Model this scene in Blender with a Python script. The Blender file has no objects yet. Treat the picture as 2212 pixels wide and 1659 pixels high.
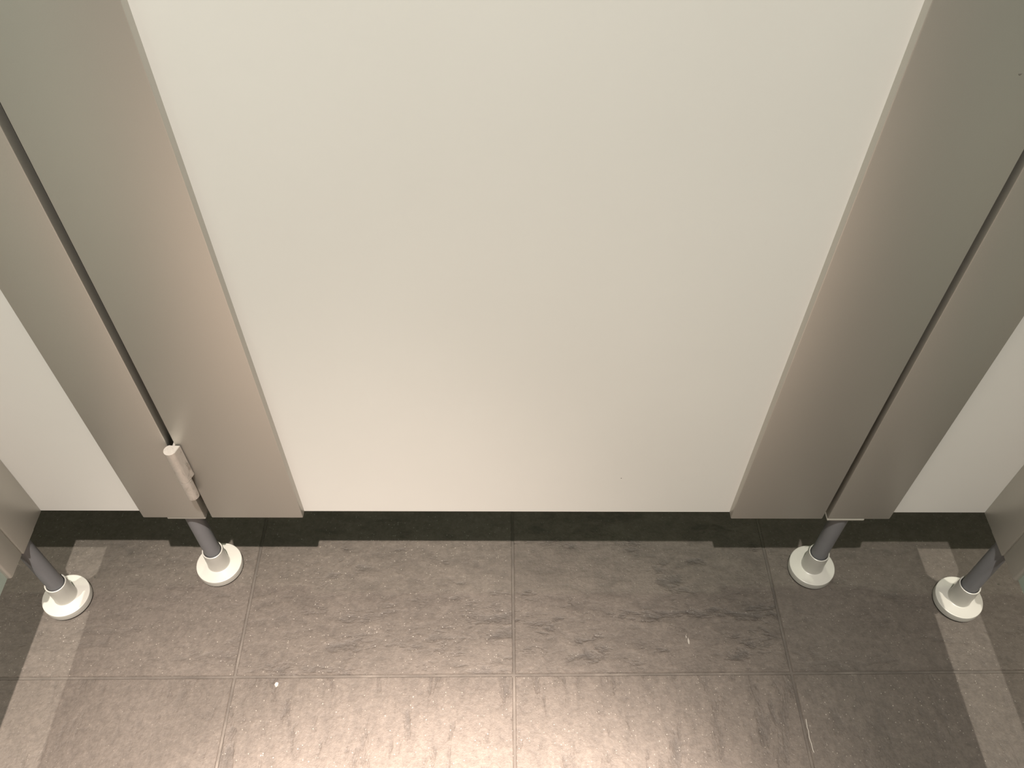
import bpy, bmesh, math, random
from mathutils import Matrix, Vector
random.seed(7)
SC = bpy.context.scene
COL = SC.collection

# ---------------------------------------------------------------- camera
cam_d = bpy.data.cameras.new('camera')
cam = bpy.data.objects.new('camera', cam_d); COL.objects.link(cam)
F = Vector((0.003764128, 0.641991465, -0.766702543))
R = Vector((0.999989125, -0.000305481, 0.004653657))
U = Vector((-0.002753395, 0.766711722, 0.641985634))
M = Matrix(((R.x, U.x, -F.x, 0), (R.y, U.y, -F.y, 0), (R.z, U.z, -F.z, 1.0), (0, 0, 0, 1)))
cam.matrix_world = M
cam_d.sensor_fit = 'HORIZONTAL'; cam_d.sensor_width = 36.0
cam_d.lens = 1834.5 / 2212.0 * 36.0
cam_d.clip_start = 0.01; cam_d.clip_end = 50
SC.camera = cam

# ---------------------------------------------------------------- world and lamps
w = bpy.data.worlds.new('world'); SC.world = w; w.use_nodes = True
w.node_tree.nodes['Background'].inputs[0].default_value = (0.9, 1.0, 0.85, 1)
w.node_tree.nodes['Background'].inputs[1].default_value = 0.02

def spot(name, loc, target, watts, size_deg, blend, colour, radius):
    d = bpy.data.lights.new(name, 'SPOT'); o = bpy.data.objects.new(name, d); COL.objects.link(o)
    d.energy = watts; d.spot_size = math.radians(size_deg); d.spot_blend = blend
    d.color = colour; d.shadow_soft_size = radius
    o.location = loc
    o.rotation_euler = (Vector(target) - Vector(loc)).to_track_quat('-Z', 'Y').to_euler()
    return o
WARM = (1.0, 0.85, 0.75)
SPILL = (1.0, 0.955, 0.865)
LZ = 2.68
# the ceiling downlight of this cubicle: a tight halogen beam and the wide spill of its reflector
spot('downlight_beam', (0.01, -0.25, LZ), (-0.18, -0.025, 0), 1160, 30, 1.0, WARM, 0.02)
spot('downlight_core', (0.01, -0.25, LZ), (-0.055, -0.06, 0), 3000, 21, 1.0, WARM, 0.02)
spot('downlight_spill', (0.01, -0.25, LZ), (-0.38, 0.03, 0), 322, 74, 1.0, SPILL, 0.02)
for sx in (-1.11, 1.13):
    spot('downlight_beam', (sx, -0.07, LZ), (sx, -0.07, 0), 160, 42, 1.0, (1, 0.9, 0.78), 0.02)
    spot('downlight_spill', (sx, -0.07, LZ), (sx, -0.07, 0), 215, 85, 1.0, (1, 0.95, 0.82), 0.02)
spot('downlight_spill', (0.0, 1.25, LZ), (0.0, 1.25, 0), 60, 120, 1.0, (0.95, 1.0, 0.75), 0.04)

SC.view_settings.view_transform = 'Standard'
SC.view_settings.look = 'None'
SC.view_settings.gamma = 1.0
SC.view_settings.use_curve_mapping = False
SC.view_settings.exposure = 0.0

# ---------------------------------------------------------------- materials
class NT:
    def __init__(s, name):
        s.m = bpy.data.materials.new(name); s.m.use_nodes = True
        s.t = s.m.node_tree; s.b = s.t.nodes['Principled BSDF']
    def n(s, typ, **kw):
        nd = s.t.nodes.new(typ)
        for k, v in kw.items(): setattr(nd, k, v)
        return nd
    def l(s, a, b): s.t.links.new(a, b)
    def math(s, op, a, b=None, c=None):
        nd = s.n('ShaderNodeMath', operation=op)
        for i, v in enumerate((a, b, c)):
            if v is None: continue
            if isinstance(v, (int, float)): nd.inputs[i].default_value = v
            else: s.l(v, nd.inputs[i])
        return nd.outputs[0]
    def vmath(s, op, a, b):
        nd = s.n('ShaderNodeVectorMath', operation=op)
        for i, v in enumerate((a, b)):
            if isinstance(v, tuple): nd.inputs[i].default_value = v
            else: s.l(v, nd.inputs[i])
        return nd.outputs[0]
    def noise(s, vec, scale, detail=4, rough=0.5, dist=0.0):
        nd = s.n('ShaderNodeTexNoise'); s.l(vec, nd.inputs['Vector'])
        nd.inputs['Scale'].default_value = scale; nd.inputs['Detail'].default_value = detail
        nd.inputs['Roughness'].default_value = rough; nd.inputs['Distortion'].default_value = dist
        return nd.outputs['Fac']
    def ramp(s, fac, stops):
        nd = s.n('ShaderNodeValToRGB'); s.l(fac, nd.inputs[0])
        el = nd.color_ramp.elements
        while len(el) < len(stops): el.new(0.5)
        for e, (p, c) in zip(el, stops):
            e.position = p; e.color = (c[0], c[1], c[2], 1) if isinstance(c, tuple) else (c, c, c, 1)
        return nd.outputs[0]
    def mix(s, fac, a, b, mode='MIX'):
        nd = s.n('ShaderNodeMix', data_type='RGBA', blend_type=mode)
        for sock, v in ((nd.inputs[0], fac), (nd.inputs[6], a), (nd.inputs[7], b)):
            if isinstance(v, tuple): sock.default_value = (v[0], v[1], v[2], 1)
            elif isinstance(v, (int, float)): sock.default_value = v
            else: s.l(v, sock)
        return nd.outputs[2]
    def bump(s, h, strength, dist, prev=None):
        nd = s.n('ShaderNodeBump'); s.l(h, nd.inputs['Height'])
        nd.inputs['Strength'].default_value = strength; nd.inputs['Distance'].default_value = dist
        if prev is not None: s.l(prev, nd.inputs['Normal'])
        return nd.outputs[0]
    def obj(s): return s.n('ShaderNodeTexCoord').outputs['Object']
    def set(s, **kw):
        for k, v in kw.items():
            i = s.b.inputs[k.replace('_', ' ')]
            if isinstance(v, tuple): i.default_value = (v[0], v[1], v[2], 1)
            elif isinstance(v, (int, float)): i.default_value = v
            else: s.l(v, i)

def mat_simple(name, col, rough, metal=0.0, var=0.04, scale=6, bump=0.0, spec=0.5):
    t = NT(name); v = t.obj()
    f = t.noise(v, scale, 5, 0.6)
    a = tuple(c * (1 - var) for c in col); b = tuple(min(1, c * (1 + var)) for c in col)
    t.set(Base_Color=t.ramp(f, [(0.3, a), (0.7, b)]), Roughness=rough, Metallic=metal)
    t.b.inputs['Specular IOR Level'].default_value = spec
    if bump: t.set(Normal=t.bump(t.noise(v, 900, 2, 0.5), bump, 0.0004))
    return t.m

def mat_laminate():
    t = NT('white_laminate'); v = t.obj()
    f = t.noise(v, 3.0, 4, 0.55)
    c = t.ramp(f, [(0.3, (0.77, 0.755, 0.725)), (0.7, (0.80, 0.785, 0.755))])
    sm = t.noise(t.vmath('MULTIPLY', v, (1, 1, 0.6)), 22, 6, 0.62)
    c = t.mix(t.ramp(sm, [(0.70, 0.0), (0.80, 0.10)]), c, (0.52, 0.49, 0.43))
    t.set(Base_Color=c, Roughness=0.42, Normal=t.bump(t.noise(v, 700, 2), 0.05, 0.0003))
    t.b.inputs['Specular IOR Level'].default_value = 0.35
    return t.m

def mat_grey():
    t = NT('silver_grey_coating'); v = t.obj()
    f = t.noise(v, 2.5, 4, 0.5)
    c = t.ramp(f, [(0.3, (0.575, 0.56, 0.52)), (0.7, (0.605, 0.59, 0.55))])
    g = t.noise(v, 1500, 2, 0.5)
    c = t.mix(t.ramp(g, [(0.35, 0.0), (0.75, 0.18)]), c, (0.69, 0.675, 0.63))
    t.set(Base_Color=c, Roughness=0.49, Metallic=0.74, Normal=t.bump(g, 0.06, 0.0003))
    return t.m

def mat_tile():
    t = NT('slate_porcelain'); v0 = t.obj()
    rnd = t.n('ShaderNodeObjectInfo').outputs['Random']
    off = t.n('ShaderNodeCombineXYZ')
    t.l(t.math('MULTIPLY', rnd, 37.0), off.inputs[0]); t.l(t.math('MULTIPLY', rnd, 91.0), off.inputs[1]); t.l(t.math('MULTIPLY', rnd, 13.0), off.inputs[2])
    v = t.vmath('ADD', v0, off.outputs[0])
    at = t.n('ShaderNodeAttribute', attribute_type='OBJECT', attribute_name='streak')
    va = t.vmath('MULTIPLY', v, (0.8, 1.9, 1.0)); vb = t.vmath('MULTIPLY', v, (2.2, 0.72, 1.0))
    mx = t.n('ShaderNodeMix', data_type='VECTOR'); t.l(at.outputs['Fac'], mx.inputs[0]); t.l(va, mx.inputs[4]); t.l(vb, mx.inputs[5])
    vs = mx.outputs[1]
    rel = t.n('ShaderNodeAttribute', attribute_type='OBJECT', attribute_name='relief').outputs['Fac']
    big = t.noise(v, 5, 4, 0.55, 0.4)
    mid = t.noise(vs, 26, 7, 0.62, 0.8)
    cleft = t.noise(vs, 15, 5, 0.58, 0.5)
    lump = t.noise(vs, 38, 4, 0.6, 0.3)
    fine = t.noise(v, 260, 4, 0.6)
    grain = t.noise(v, 900, 2, 0.5)
    c = t.ramp(big, [(0.3, (0.082, 0.068, 0.0575)), (0.7, (0.100, 0.084, 0.072))])
    c = t.mix(rel, c, t.ramp(mid, [(0.25, 0.80), (0.5, 1.0), (0.75, 1.14)]), 'MULTIPLY')
    c = t.mix(1.0, c, t.ramp(fine, [(0.3, 0.86), (0.7, 1.12)]), 'MULTIPLY')
    pit = t.ramp(t.math('ADD', t.math('MULTIPLY', cleft, 0.6), t.math('MULTIPLY', lump, 0.4)), [(0.33, 1.0), (0.40, 0.55), (0.45, 0.0)])
    c = t.mix(t.math('MULTIPLY', t.math('MULTIPLY', pit, rel), 0.62), c, (0.042, 0.037, 0.034))
    c = t.mix(rel, c, t.ramp(lump, [(0.3, 0.86), (0.7, 1.13)]), 'MULTIPLY')
    vo = t.n('ShaderNodeTexVoronoi'); t.l(v, vo.inputs['Vector']); vo.inputs['Scale'].default_value = 420
    sep = t.n('ShaderNodeSeparateColor'); t.l(vo.outputs['Color'], sep.inputs[0])
    near = t.math('LESS_THAN', vo.outputs['Distance'], t.math('ADD', 0.10, t.math('MULTIPLY', sep.outputs[2], 0.2)))
    fl = t.math('MULTIPLY', near, t.math('GREATER_THAN', sep.outputs[0], 0.84))
    c = t.mix(t.math('MULTIPLY', fl, t.math('MULTIPLY', sep.outputs[1], 0.62)), c, (0.34, 0.31, 0.27))
    h = t.math('MULTIPLY', rel, t.math('ADD', t.math('MULTIPLY', mid, 0.4), t.math('ADD', t.math('MULTIPLY', lump, 0.4), t.math('MULTIPLY', pit, -0.5))))
    n1 = t.bump(h, 0.6, 0.004)
    grit = t.noise(v, 105, 4, 0.62)
    c = t.mix(1.0, c, t.ramp(grit, [(0.3, 0.87), (0.7, 1.12)]), 'MULTIPLY')
    n1 = t.bump(grit, 0.4, 0.0022, n1)
    n2 = t.bump(t.math('ADD', fine, t.math('MULTIPLY', grain, 0.5)), 0.35, 0.0012, n1)
    t.set(Base_Color=c, Roughness=t.math('SUBTRACT', 0.62, t.math('MULTIPLY', fl, 0.3)), Normal=n2)
    t.b.inputs['Specular IOR Level'].default_value = 0.35
    return t.m

def mat_grout():
    t = NT('grout'); v = t.obj()
    f = t.noise(v, 14, 5, 0.65); g = t.noise(v, 500, 3, 0.6)
    c = t.ramp(f, [(0.35, (0.060, 0.051, 0.044)), (0.55, (0.092, 0.079, 0.068)), (0.70, (0.145, 0.126, 0.109))])
    t.set(Base_Color=c, Roughness=0.85, Normal=t.bump(g, 0.4, 0.001))
    return t.m

def mat_glass():
    t = NT('green_white_glass'); v = t.obj()
    f = t.noise(v, 4, 3)
    t.set(Base_Color=t.ramp(f, [(0.3, (0.30, 0.36, 0.32)), (0.7, (0.32, 0.38, 0.34))]), Roughness=0.12)
    t.b.inputs['Coat Weight'].default_value = 0.6; t.b.inputs['Coat Roughness'].default_value = 0.05
    return t.m

def mat_steel():
    t = NT('worn_aluminium'); v = t.obj()
    sc = t.noise(t.vmath('MULTIPLY', v, (1, 1, 0.4)), 160, 6, 0.65, 0.6)
    c = t.ramp(sc, [(0.30, (0.34, 0.30, 0.26)), (0.42, (0.52, 0.48, 0.44)), (0.7, (0.60, 0.555, 0.51))])
    t.set(Base_Color=c, Metallic=0.45, Roughness=t.ramp(sc, [(0.3, 0.65), (0.6, 0.50)]))
    return t.m

LAM, GREY, TILE, GROUT, GLASS, STEEL = mat_laminate(), mat_grey(), mat_tile(), mat_grout(), mat_glass(), mat_steel()
PLASTIC = mat_simple('white_plastic', (0.47, 0.452, 0.415), 0.30, var=0.02, scale=40)
TUBE = mat_simple('grey_tube_coating', (0.22, 0.22, 0.235), 0.42, metal=0.15, var=0.05, scale=30, bump=0.05)
RUBBER = mat_simple('black_rubber', (0.022, 0.020, 0.018), 0.7)
EDGE = mat_simple('pale_aluminium_edge', (0.62, 0.59, 0.53), 0.4, metal=0.4, var=0.02)
WALLM = mat_simple('wall_paint', (0.40, 0.39, 0.35), 0.7, var=0.03)
BACKW = mat_simple('back_wall_tile', (0.09, 0.088, 0.08), 0.6, var=0.04)
DARKW = mat_simple('corridor_wall_paint', (0.40, 0.39, 0.32), 0.7, var=0.03)
CEILM = mat_simple('ceiling_paint', (0.30, 0.30, 0.28), 0.8, var=0.02)
SCUFF = mat_simple('chalky_scuff', (0.26, 0.24, 0.215), 0.8)
LINT = mat_simple('pale_lint', (0.42, 0.39, 0.35), 0.8)
DIRT = mat_simple('dark_dirt', (0.06, 0.055, 0.045), 0.9)
SMUDGE = mat_simple('grey_smudge', (0.17, 0.16, 0.14), 0.7)

# ---------------------------------------------------------------- mesh helpers
def link(name, me, mat, parent=None):
    o = bpy.data.objects.new(name, me); COL.objects.link(o)
    if mat and not me.materials: me.materials.append(mat)
    if parent: o.parent = parent
    return o
def tomesh(bm, name, smooth=None):
    bmesh.ops.recalc_face_normals(bm, faces=bm.faces[:])
    me = bpy.data.meshes.new(name); bm.to_mesh(me); bm.free()
    if smooth is not None:
        me.polygons.foreach_set('use_smooth', [True] * len(me.polygons))
        me.set_sharp_from_angle(angle=math.radians(smooth))
    return me
def box_bm(x0, x1, y0, y1, z0, z1, bev=0.0, seg=2):
    bm = bmesh.new(); bmesh.ops.create_cube(bm, size=1)
    bmesh.ops.scale(bm, vec=(x1 - x0, y1 - y0, z1 - z0), verts=bm.verts)
    bmesh.ops.translate(bm, vec=((x0 + x1) / 2, (y0 + y1) / 2, (z0 + z1) / 2), verts=bm.verts)
    if bev: bmesh.ops.bevel(bm, geom=bm.edges[:], offset=bev, segments=seg, affect='EDGES', profile=0.5)
    return bm
def box(name, mat, parent, x0, x1, y0, y1, z0, z1, bev=0.0, seg=2, off=(0, 0, 0)):
    bm = box_bm(x0 - off[0], x1 - off[0], y0 - off[1], y1 - off[1], z0 - off[2], z1 - off[2], bev, seg)
    return link(name, tomesh(bm, name, 35 if bev else None), mat, parent)
def lathe(name, mat, parent, prof, loc=(0, 0, 0), n=48):
    bm = bmesh.new(); rings = []
    for r, z in prof:
        rings.append([bm.verts.new((r * math.cos(2 * math.pi * i / n) + loc[0], r * math.sin(2 * math.pi * i / n) + loc[1], z + loc[2])) for i in range(n)])
    for a, b in zip(rings, rings[1:] + rings[:1]):
        for i in range(n):
            j = (i + 1) % n
            bm.faces.new((a[i], a[j], b[j], b[i]))
    return link(name, tomesh(bm, name, 32), mat, parent)
def prism(name, mat, parent, pts, z0, z1, bev=0.0006):
    bm = bmesh.new()
    lo = [bm.verts.new((x, y, z0)) for x, y in pts]; hi = [bm.verts.new((x, y, z1)) for x, y in pts]
    bm.faces.new(lo[::-1]); bm.faces.new(hi); n = len(pts)
    for i in range(n):
        j = (i + 1) % n; bm.faces.new((lo[i], lo[j], hi[j], hi[i]))
    if bev:
        ed = [e for e in bm.edges if abs(e.verts[0].co.z - e.verts[1].co.z) < 1e-6]
        bmesh.ops.bevel(bm, geom=ed, offset=bev, segments=1, affect='EDGES')
    return link(name, tomesh(bm, name, 24), mat, parent)
def thing(name, loc, label, cat, group=None):
    o = bpy.data.objects.new(name, None); COL.objects.link(o); o.location = loc; o.empty_display_size = 0.05
    o['label'] = label; o['category'] = cat
    if group: o['group'] = group
    return o
def structure(o): o['kind'] = 'structure'; return o

# ---------------------------------------------------------------- dimensions measured from the photograph (camera 1 m above the floor)
ZB, ZT = 0.1475, 2.02          # bottom and top of every board
YS, YB = 0.511, 0.541          # front and back of the grey profiles
YW = 0.520                     # front of the white infill
XL, XR = -0.5415, 0.5538       # inner faces of the side partitions
TA, TY, TX, PIT, ROW, GAP = 0.00857, 0.3845, 0.00715, 0.3325, 0.66, 0.0028

# ---------------------------------------------------------------- the room
floor = structure(box('floor', GROUT, None, -1.9, 1.9, -1.55, 1.75, -0.05, -0.0013))
floor.location = (TX, TY, 0); floor.rotation_euler = (0, 0, TA)
tmesh = []
for _ in range(1):
    bm = box_bm(-(PIT - GAP) / 2, (PIT - GAP) / 2, -(ROW - GAP) / 2, (ROW - GAP) / 2, -0.009, 0.0)
    top = [e for e in bm.edges if all(v.co.z > -1e-6 for v in e.verts)]
    bmesh.ops.bevel(bm, geom=top, offset=0.0009, segments=1, affect='EDGES')
    tmesh.append(tomesh(bm, 'tile')); tmesh[-1].materials.append(TILE)
tiles = {}
for ry in (-2, -1, 0, 1):
    for rx in range(-5, 5):
        o = bpy.data.objects.new('tile', tmesh[0]); COL.objects.link(o); o.parent = floor
        o.location = ((rx + 0.5) * PIT, (ry + 0.5) * ROW, random.uniform(-0.0003, 0.0))
        o['streak'] = {0: 0.0, -1: 1.0}.get(ry, random.choice((0.0, 1.0)))
        o['relief'] = {(0, 0): 1.0, (-1, 0): 0.75, (0, -1): 0.7, (-1, -1): 0.7}.get((rx, ry), 0.35)
        tiles[(rx, ry)] = o
X0, X1, Y0, Y1, CZ = -1.66, 1.68, -1.02, 1.95, 2.70
structure(box('wall_back', BACKW, None, X0 - .1, X1 + .1, Y0 - 0.1, Y0, 0, CZ))
structure(box('wall_left', WALLM, None, X0 - 0.1, X0, Y0, Y1, 0, CZ))
structure(box('wall_right', WALLM, None, X1, X1 + 0.1, Y0, Y1, 0, CZ))
structure(box('wall_front', DARKW, None, X0 - .1, X1 + .1, Y1, Y1 + 0.1, 0, CZ))
ceil = structure(box('ceiling', CEILM, None, X0 - .1, X1 + .1, Y0 - .1, Y1 + .1, CZ, CZ + 0.1))
for lx, ly in ((0.01, -0.25), (-1.11, -0.07), (1.13, -0.07), (0.0, 1.25)):
    lathe('downlight_ring', EDGE, ceil, [(0.034, -0.006), (0.045, -0.006), (0.047, 0.0), (0.034, 0.0)], (lx, ly, CZ), 32)
# the fixed screens of the two neighbouring cubicles, outside the frame, that shade the floor beyond the partitions
structure(box('wall_front_left', LAM, None, X0, -0.563, YW, YW + 0.012, ZB, ZT, 0.001))
structure(box('wall_front_right', LAM, None, 0.576, X1, YW, YW + 0.012, ZB, ZT, 0.001))

# ---------------------------------------------------------------- adjustable leg
def add_leg(root, x, y, ztop, ox, oy):
    lx, ly = x - ox, y - oy
    leg = lathe('leg', TUBE, root, [(0.0, 0.014), (0.0100, 0.014), (0.0100, ztop), (0.0, ztop)], (lx, ly, 0), 40)
    lathe('foot', PLASTIC, leg, [(0.0, 0.0015), (0.0268, 0.0015), (0.0280, 0.0024), (0.0285, 0.0030), (0.0286, 0.0118), (0.0284, 0.0125), (0.0279, 0.0129), (0.0276, 0.01295),
        (0.0150, 0.0132), (0.0146, 0.0133), (0.0140, 0.0137), (0.0136, 0.0150), (0.0135, 0.0165), (0.0128, 0.0450), (0.0126, 0.0462), (0.0119, 0.0465), (0.0112, 0.0460), (0.0110, 0.0448), (0.0110, 0.030), (0.0, 0.030)], (lx, ly, 0), 64)
    lathe('pad', RUBBER, leg, [(0.0, 0.0), (0.0266, 0.0), (0.0266, 0.0018), (0.0, 0.0018)], (lx, ly, 0), 48)
    return leg

# ---------------------------------------------------------------- front screens
def front_screen(side, label):
    if side < 0: pa, pb, ia, ib, sa, sb, lx, ly, pl = -0.4215, -0.3500, XL - 0.0205, -0.4100, -0.3510, -0.3430, -0.3722, 0.5255, (-0.3945, -0.3503)
    else:        pa, pb, ia, ib, sa, sb, lx, ly, pl = 0.3694, 0.4413, 0.4300, XR + 0.0205, 0.3637, 0.3704, 0.3915, 0.5235, (0.3694, 0.4125)
    r = thing('front_screen', (lx, ly, 0), label, 'partition', 'fixed screens beside the door'); o = (lx, ly, 0)
    box('infill_panel', LAM, r, ia, ib, YW, YW + 0.012, ZB, ZT, 0.0008, 1, o)
    box('pilaster', GREY, r, pa, pb, YS, YB, ZB, ZT, 0.0013, 2, o)
    box('door_seal', RUBBER, r, sa, sb, 0.5225, 0.5395, ZB + 0.016, ZT - 0.01, 0, 1, o)
    box('mounting_plate', GREY if side < 0 else EDGE, r, pl[0], pl[1], YS + (0.0005 if side < 0 else 0.0), YB - 0.001, ZB - 0.0034, ZB, 0.0006, 1, o)
    add_leg(r, lx, ly, ZB - 0.003, lx, ly)
    return r
sl = front_screen(-1, 'white fixed screen with grey hinge-side post left of the door')
sr = front_screen(1, 'white fixed screen with darker grey post right of the door')

# ---------------------------------------------------------------- door
DX0, DX1 = -0.3425, 0.3632
d = thing('cubicle_door', (0.01, YS, ZB), 'wide white cubicle door edged by two grey upright strips', 'door'); off = (0.01, YS, ZB)
box('infill_panel', LAM, d, -0.248, 0.268, YW, YW + 0.012, ZB, ZT, 0.0008, 1, off)
for xa, xb in ((DX0, -0.2369), (0.2570, DX1)):
    box('edge_strip', GREY, d, xa, xb, YS, YB, ZB, ZT, 0.0014, 2, off)
# lift-off hinge: two teardrop knuckles on a pin, the upper on the door, the lower on the post
HX, HY, HR = -0.3453, 0.5040, 0.0065
def drop(sign, tipx, tipy):
    pts = []
    a0 = math.atan2(tipy - HY, tipx - HX); spread = math.radians(62)
    for i in range(25):
        a = a0 + spread + (2 * math.pi - 2 * spread) * i / 24
        pts.append((HX + HR * math.cos(a) - off[0], HY + HR * math.sin(a) - off[1]))
    pts.append((tipx - off[0], tipy - off[1]))
    return pts
up = prism('hinge_knuckle', STEEL, d, drop(1, -0.3366, 0.5100), 0.2385 - ZB, 0.2915 - ZB)
lo = prism('hinge_knuckle', STEEL, sl, drop(-1, -0.3500, 0.5109), 0.2060, 0.2380); lo.location = (off[0] - sl.location.x, off[1] - sl.location.y, 0)
box('leaf', STEEL, up, -0.3445, -0.3420, 0.504, 0.5215, 0.2400, 0.2910, 0.0004, 1, off)
lf = box('leaf', STEEL, lo, -0.3505, -0.3480, 0.506, 0.5215, 0.2070, 0.2370, 0.0004, 1, (off[0], off[1], 0))

# ---------------------------------------------------------------- side partitions
def side_partition(side, label):
    xi = XL if side < 0 else XR
    t = 0.021 * side
    lx, ly = (-0.5535, 0.4797) if side < 0 else (0.5665, 0.4794)
    r = thing('side_screen', (lx, ly, 0), label, 'partition', 'glass side partitions'); o = (lx, ly, 0)
    def bx(name, mat, a, b, y0, y1, z0, z1, bev, seg=2):
        return box(name, mat, r, min(a, b), max(a, b), y0, y1, z0, z1, bev, seg, o)
    bx('corner_post', GREY, xi, xi + t, 0.4640, YW, ZB, ZT, 0.0014)
    bx('clamp_profile', GREY, xi + 0.0012 * side, xi + t - 0.0012 * side, 0.4330, 0.4645, ZB - 0.0005, ZT, 0.0028, 3)
    bx('glass_panel', GLASS, xi + 0.0065 * side, xi + 0.0145 * side, Y0 + 0.02, 0.4420, ZB, ZT, 0.0010, 1)
    bx('mounting_plate', GREY, xi + 0.0010 * side, xi + t - 0.001 * side, 0.4650, 0.4960, ZB - 0.0016, ZB, 0.0004, 1)
    add_leg(r, lx, ly, ZB - 0.001, lx, ly)
    return r
side_partition(-1, 'grey corner post with pale glass partition at the left edge')
side_partition(1, 'grey corner post with pale glass partition at the right edge')

# ---------------------------------------------------------------- small marks and litter
def blob(name, mat, pts, thick, parent=None, loc=(0, 0, 0)):
    bm = bmesh.new()
    lo = [bm.verts.new((x, y, 0)) for x, y in pts]; hi = [bm.verts.new((x * 0.8, y * 0.8, thick)) for x, y in pts]
    bm.faces.new(lo[::-1]); bm.faces.new(hi); n = len(pts)
    for i in range(n): bm.faces.new((lo[i], lo[(i + 1) % n], hi[(i + 1) % n], hi[i]))
    o = link(name, tomesh(bm, name), mat, parent); o.location = loc
    return o
def ragged(rx, ry, n=11, jag=0.35):
    return [(rx * math.cos(2 * math.pi * i / n) * random.uniform(1 - jag, 1 + jag * .4), ry * math.sin(2 * math.pi * i / n) * random.uniform(1 - jag, 1 + jag * .4)) for i in range(n)]
c = blob('crumb', LINT, ragged(0.0026, 0.0036), 0.0012, None, (-0.2736, 0.3729, 0.0))
c['label'] = 'tiny pale crumb on the tile near the lower left joint'; c['category'] = 'crumb'
def strand(name, mat, pts, r):
    bm = bmesh.new(); rings = []
    for i, p in enumerate(pts):
        a = Vector(pts[max(0, i - 1)]); b = Vector(pts[min(len(pts) - 1, i + 1)]); tdir = (b - a).normalized()
        s = tdir.cross(Vector((0, 0, 1))).normalized(); u = s.cross(tdir)
        rings.append([bm.verts.new(Vector(p) + s * (r * math.cos(k * math.pi / 2)) + u * (r * math.sin(k * math.pi / 2))) for k in range(4)])
    for a, b in zip(rings, rings[1:]):
        for k in range(4): bm.faces.new((a[k], a[(k + 1) % 4], b[(k + 1) % 4], b[k]))
    bm.faces.new(rings[0]); bm.faces.new(rings[-1][::-1])
    return link(name, tomesh(bm, name, 60), mat)
o = strand('lint_thread', LINT, [(0.3445, 0.3330, 0.0005), (0.3438, 0.3240, 0.0006), (0.3443, 0.3194, 0.0007), (0.3436, 0.3120, 0.0006), (0.3444, 0.3060, 0.0007), (0.3446, 0.2990, 0.0006), (0.3453, 0.2960, 0.0006)], 0.0004)
o['label'] = 'thin pale lint thread lying along the right-hand tile joint'; o['category'] = 'thread'
# scuffs belong to the surface they mark
def on_tile(name, mat, key, x, y, rx, ry):
    tl = tiles[key]; ca, sa = math.cos(-TA), math.sin(-TA); dx, dy = x - TX, y - TY
    lx, ly = dx * ca - dy * sa, dx * sa + dy * ca
    return blob(name, mat, ragged(rx, ry), 0.0003, tl, (lx - tl.location.x, ly - tl.location.y, 0.0))
on_tile('scuff_mark', SCUFF, (0, 0), 0.2213, 0.4275, 0.0012, 0.0046)
on_tile('scuff_mark', SCUFF, (0, 0), 0.2190, 0.4325, 0.0008, 0.0030)
on_tile('dirt_speck', DIRT, (1, 0), 0.6307, 0.5037, 0.0018, 0.0014) if (1, 0) in tiles else None
on_tile('dirt_speck', DIRT, (-2, 0), -0.5319, 0.5110, 0.0012, 0.0012)
def on_board(name, mat, x, y, z, rx, rz):
    o = blob(name, mat, ragged(rx, rz), 0.00015, d, (x - off[0], y - off[1], z - off[2]))
    o.rotation_euler = (math.radians(90), 0, 0)
    return o
on_board('smudge', SMUDGE, 0.3333, YS, 0.7063, 0.0012, 0.0010)
on_board('smudge', SMUDGE, 0.1240, YW, 0.2180, 0.0006, 0.0008)
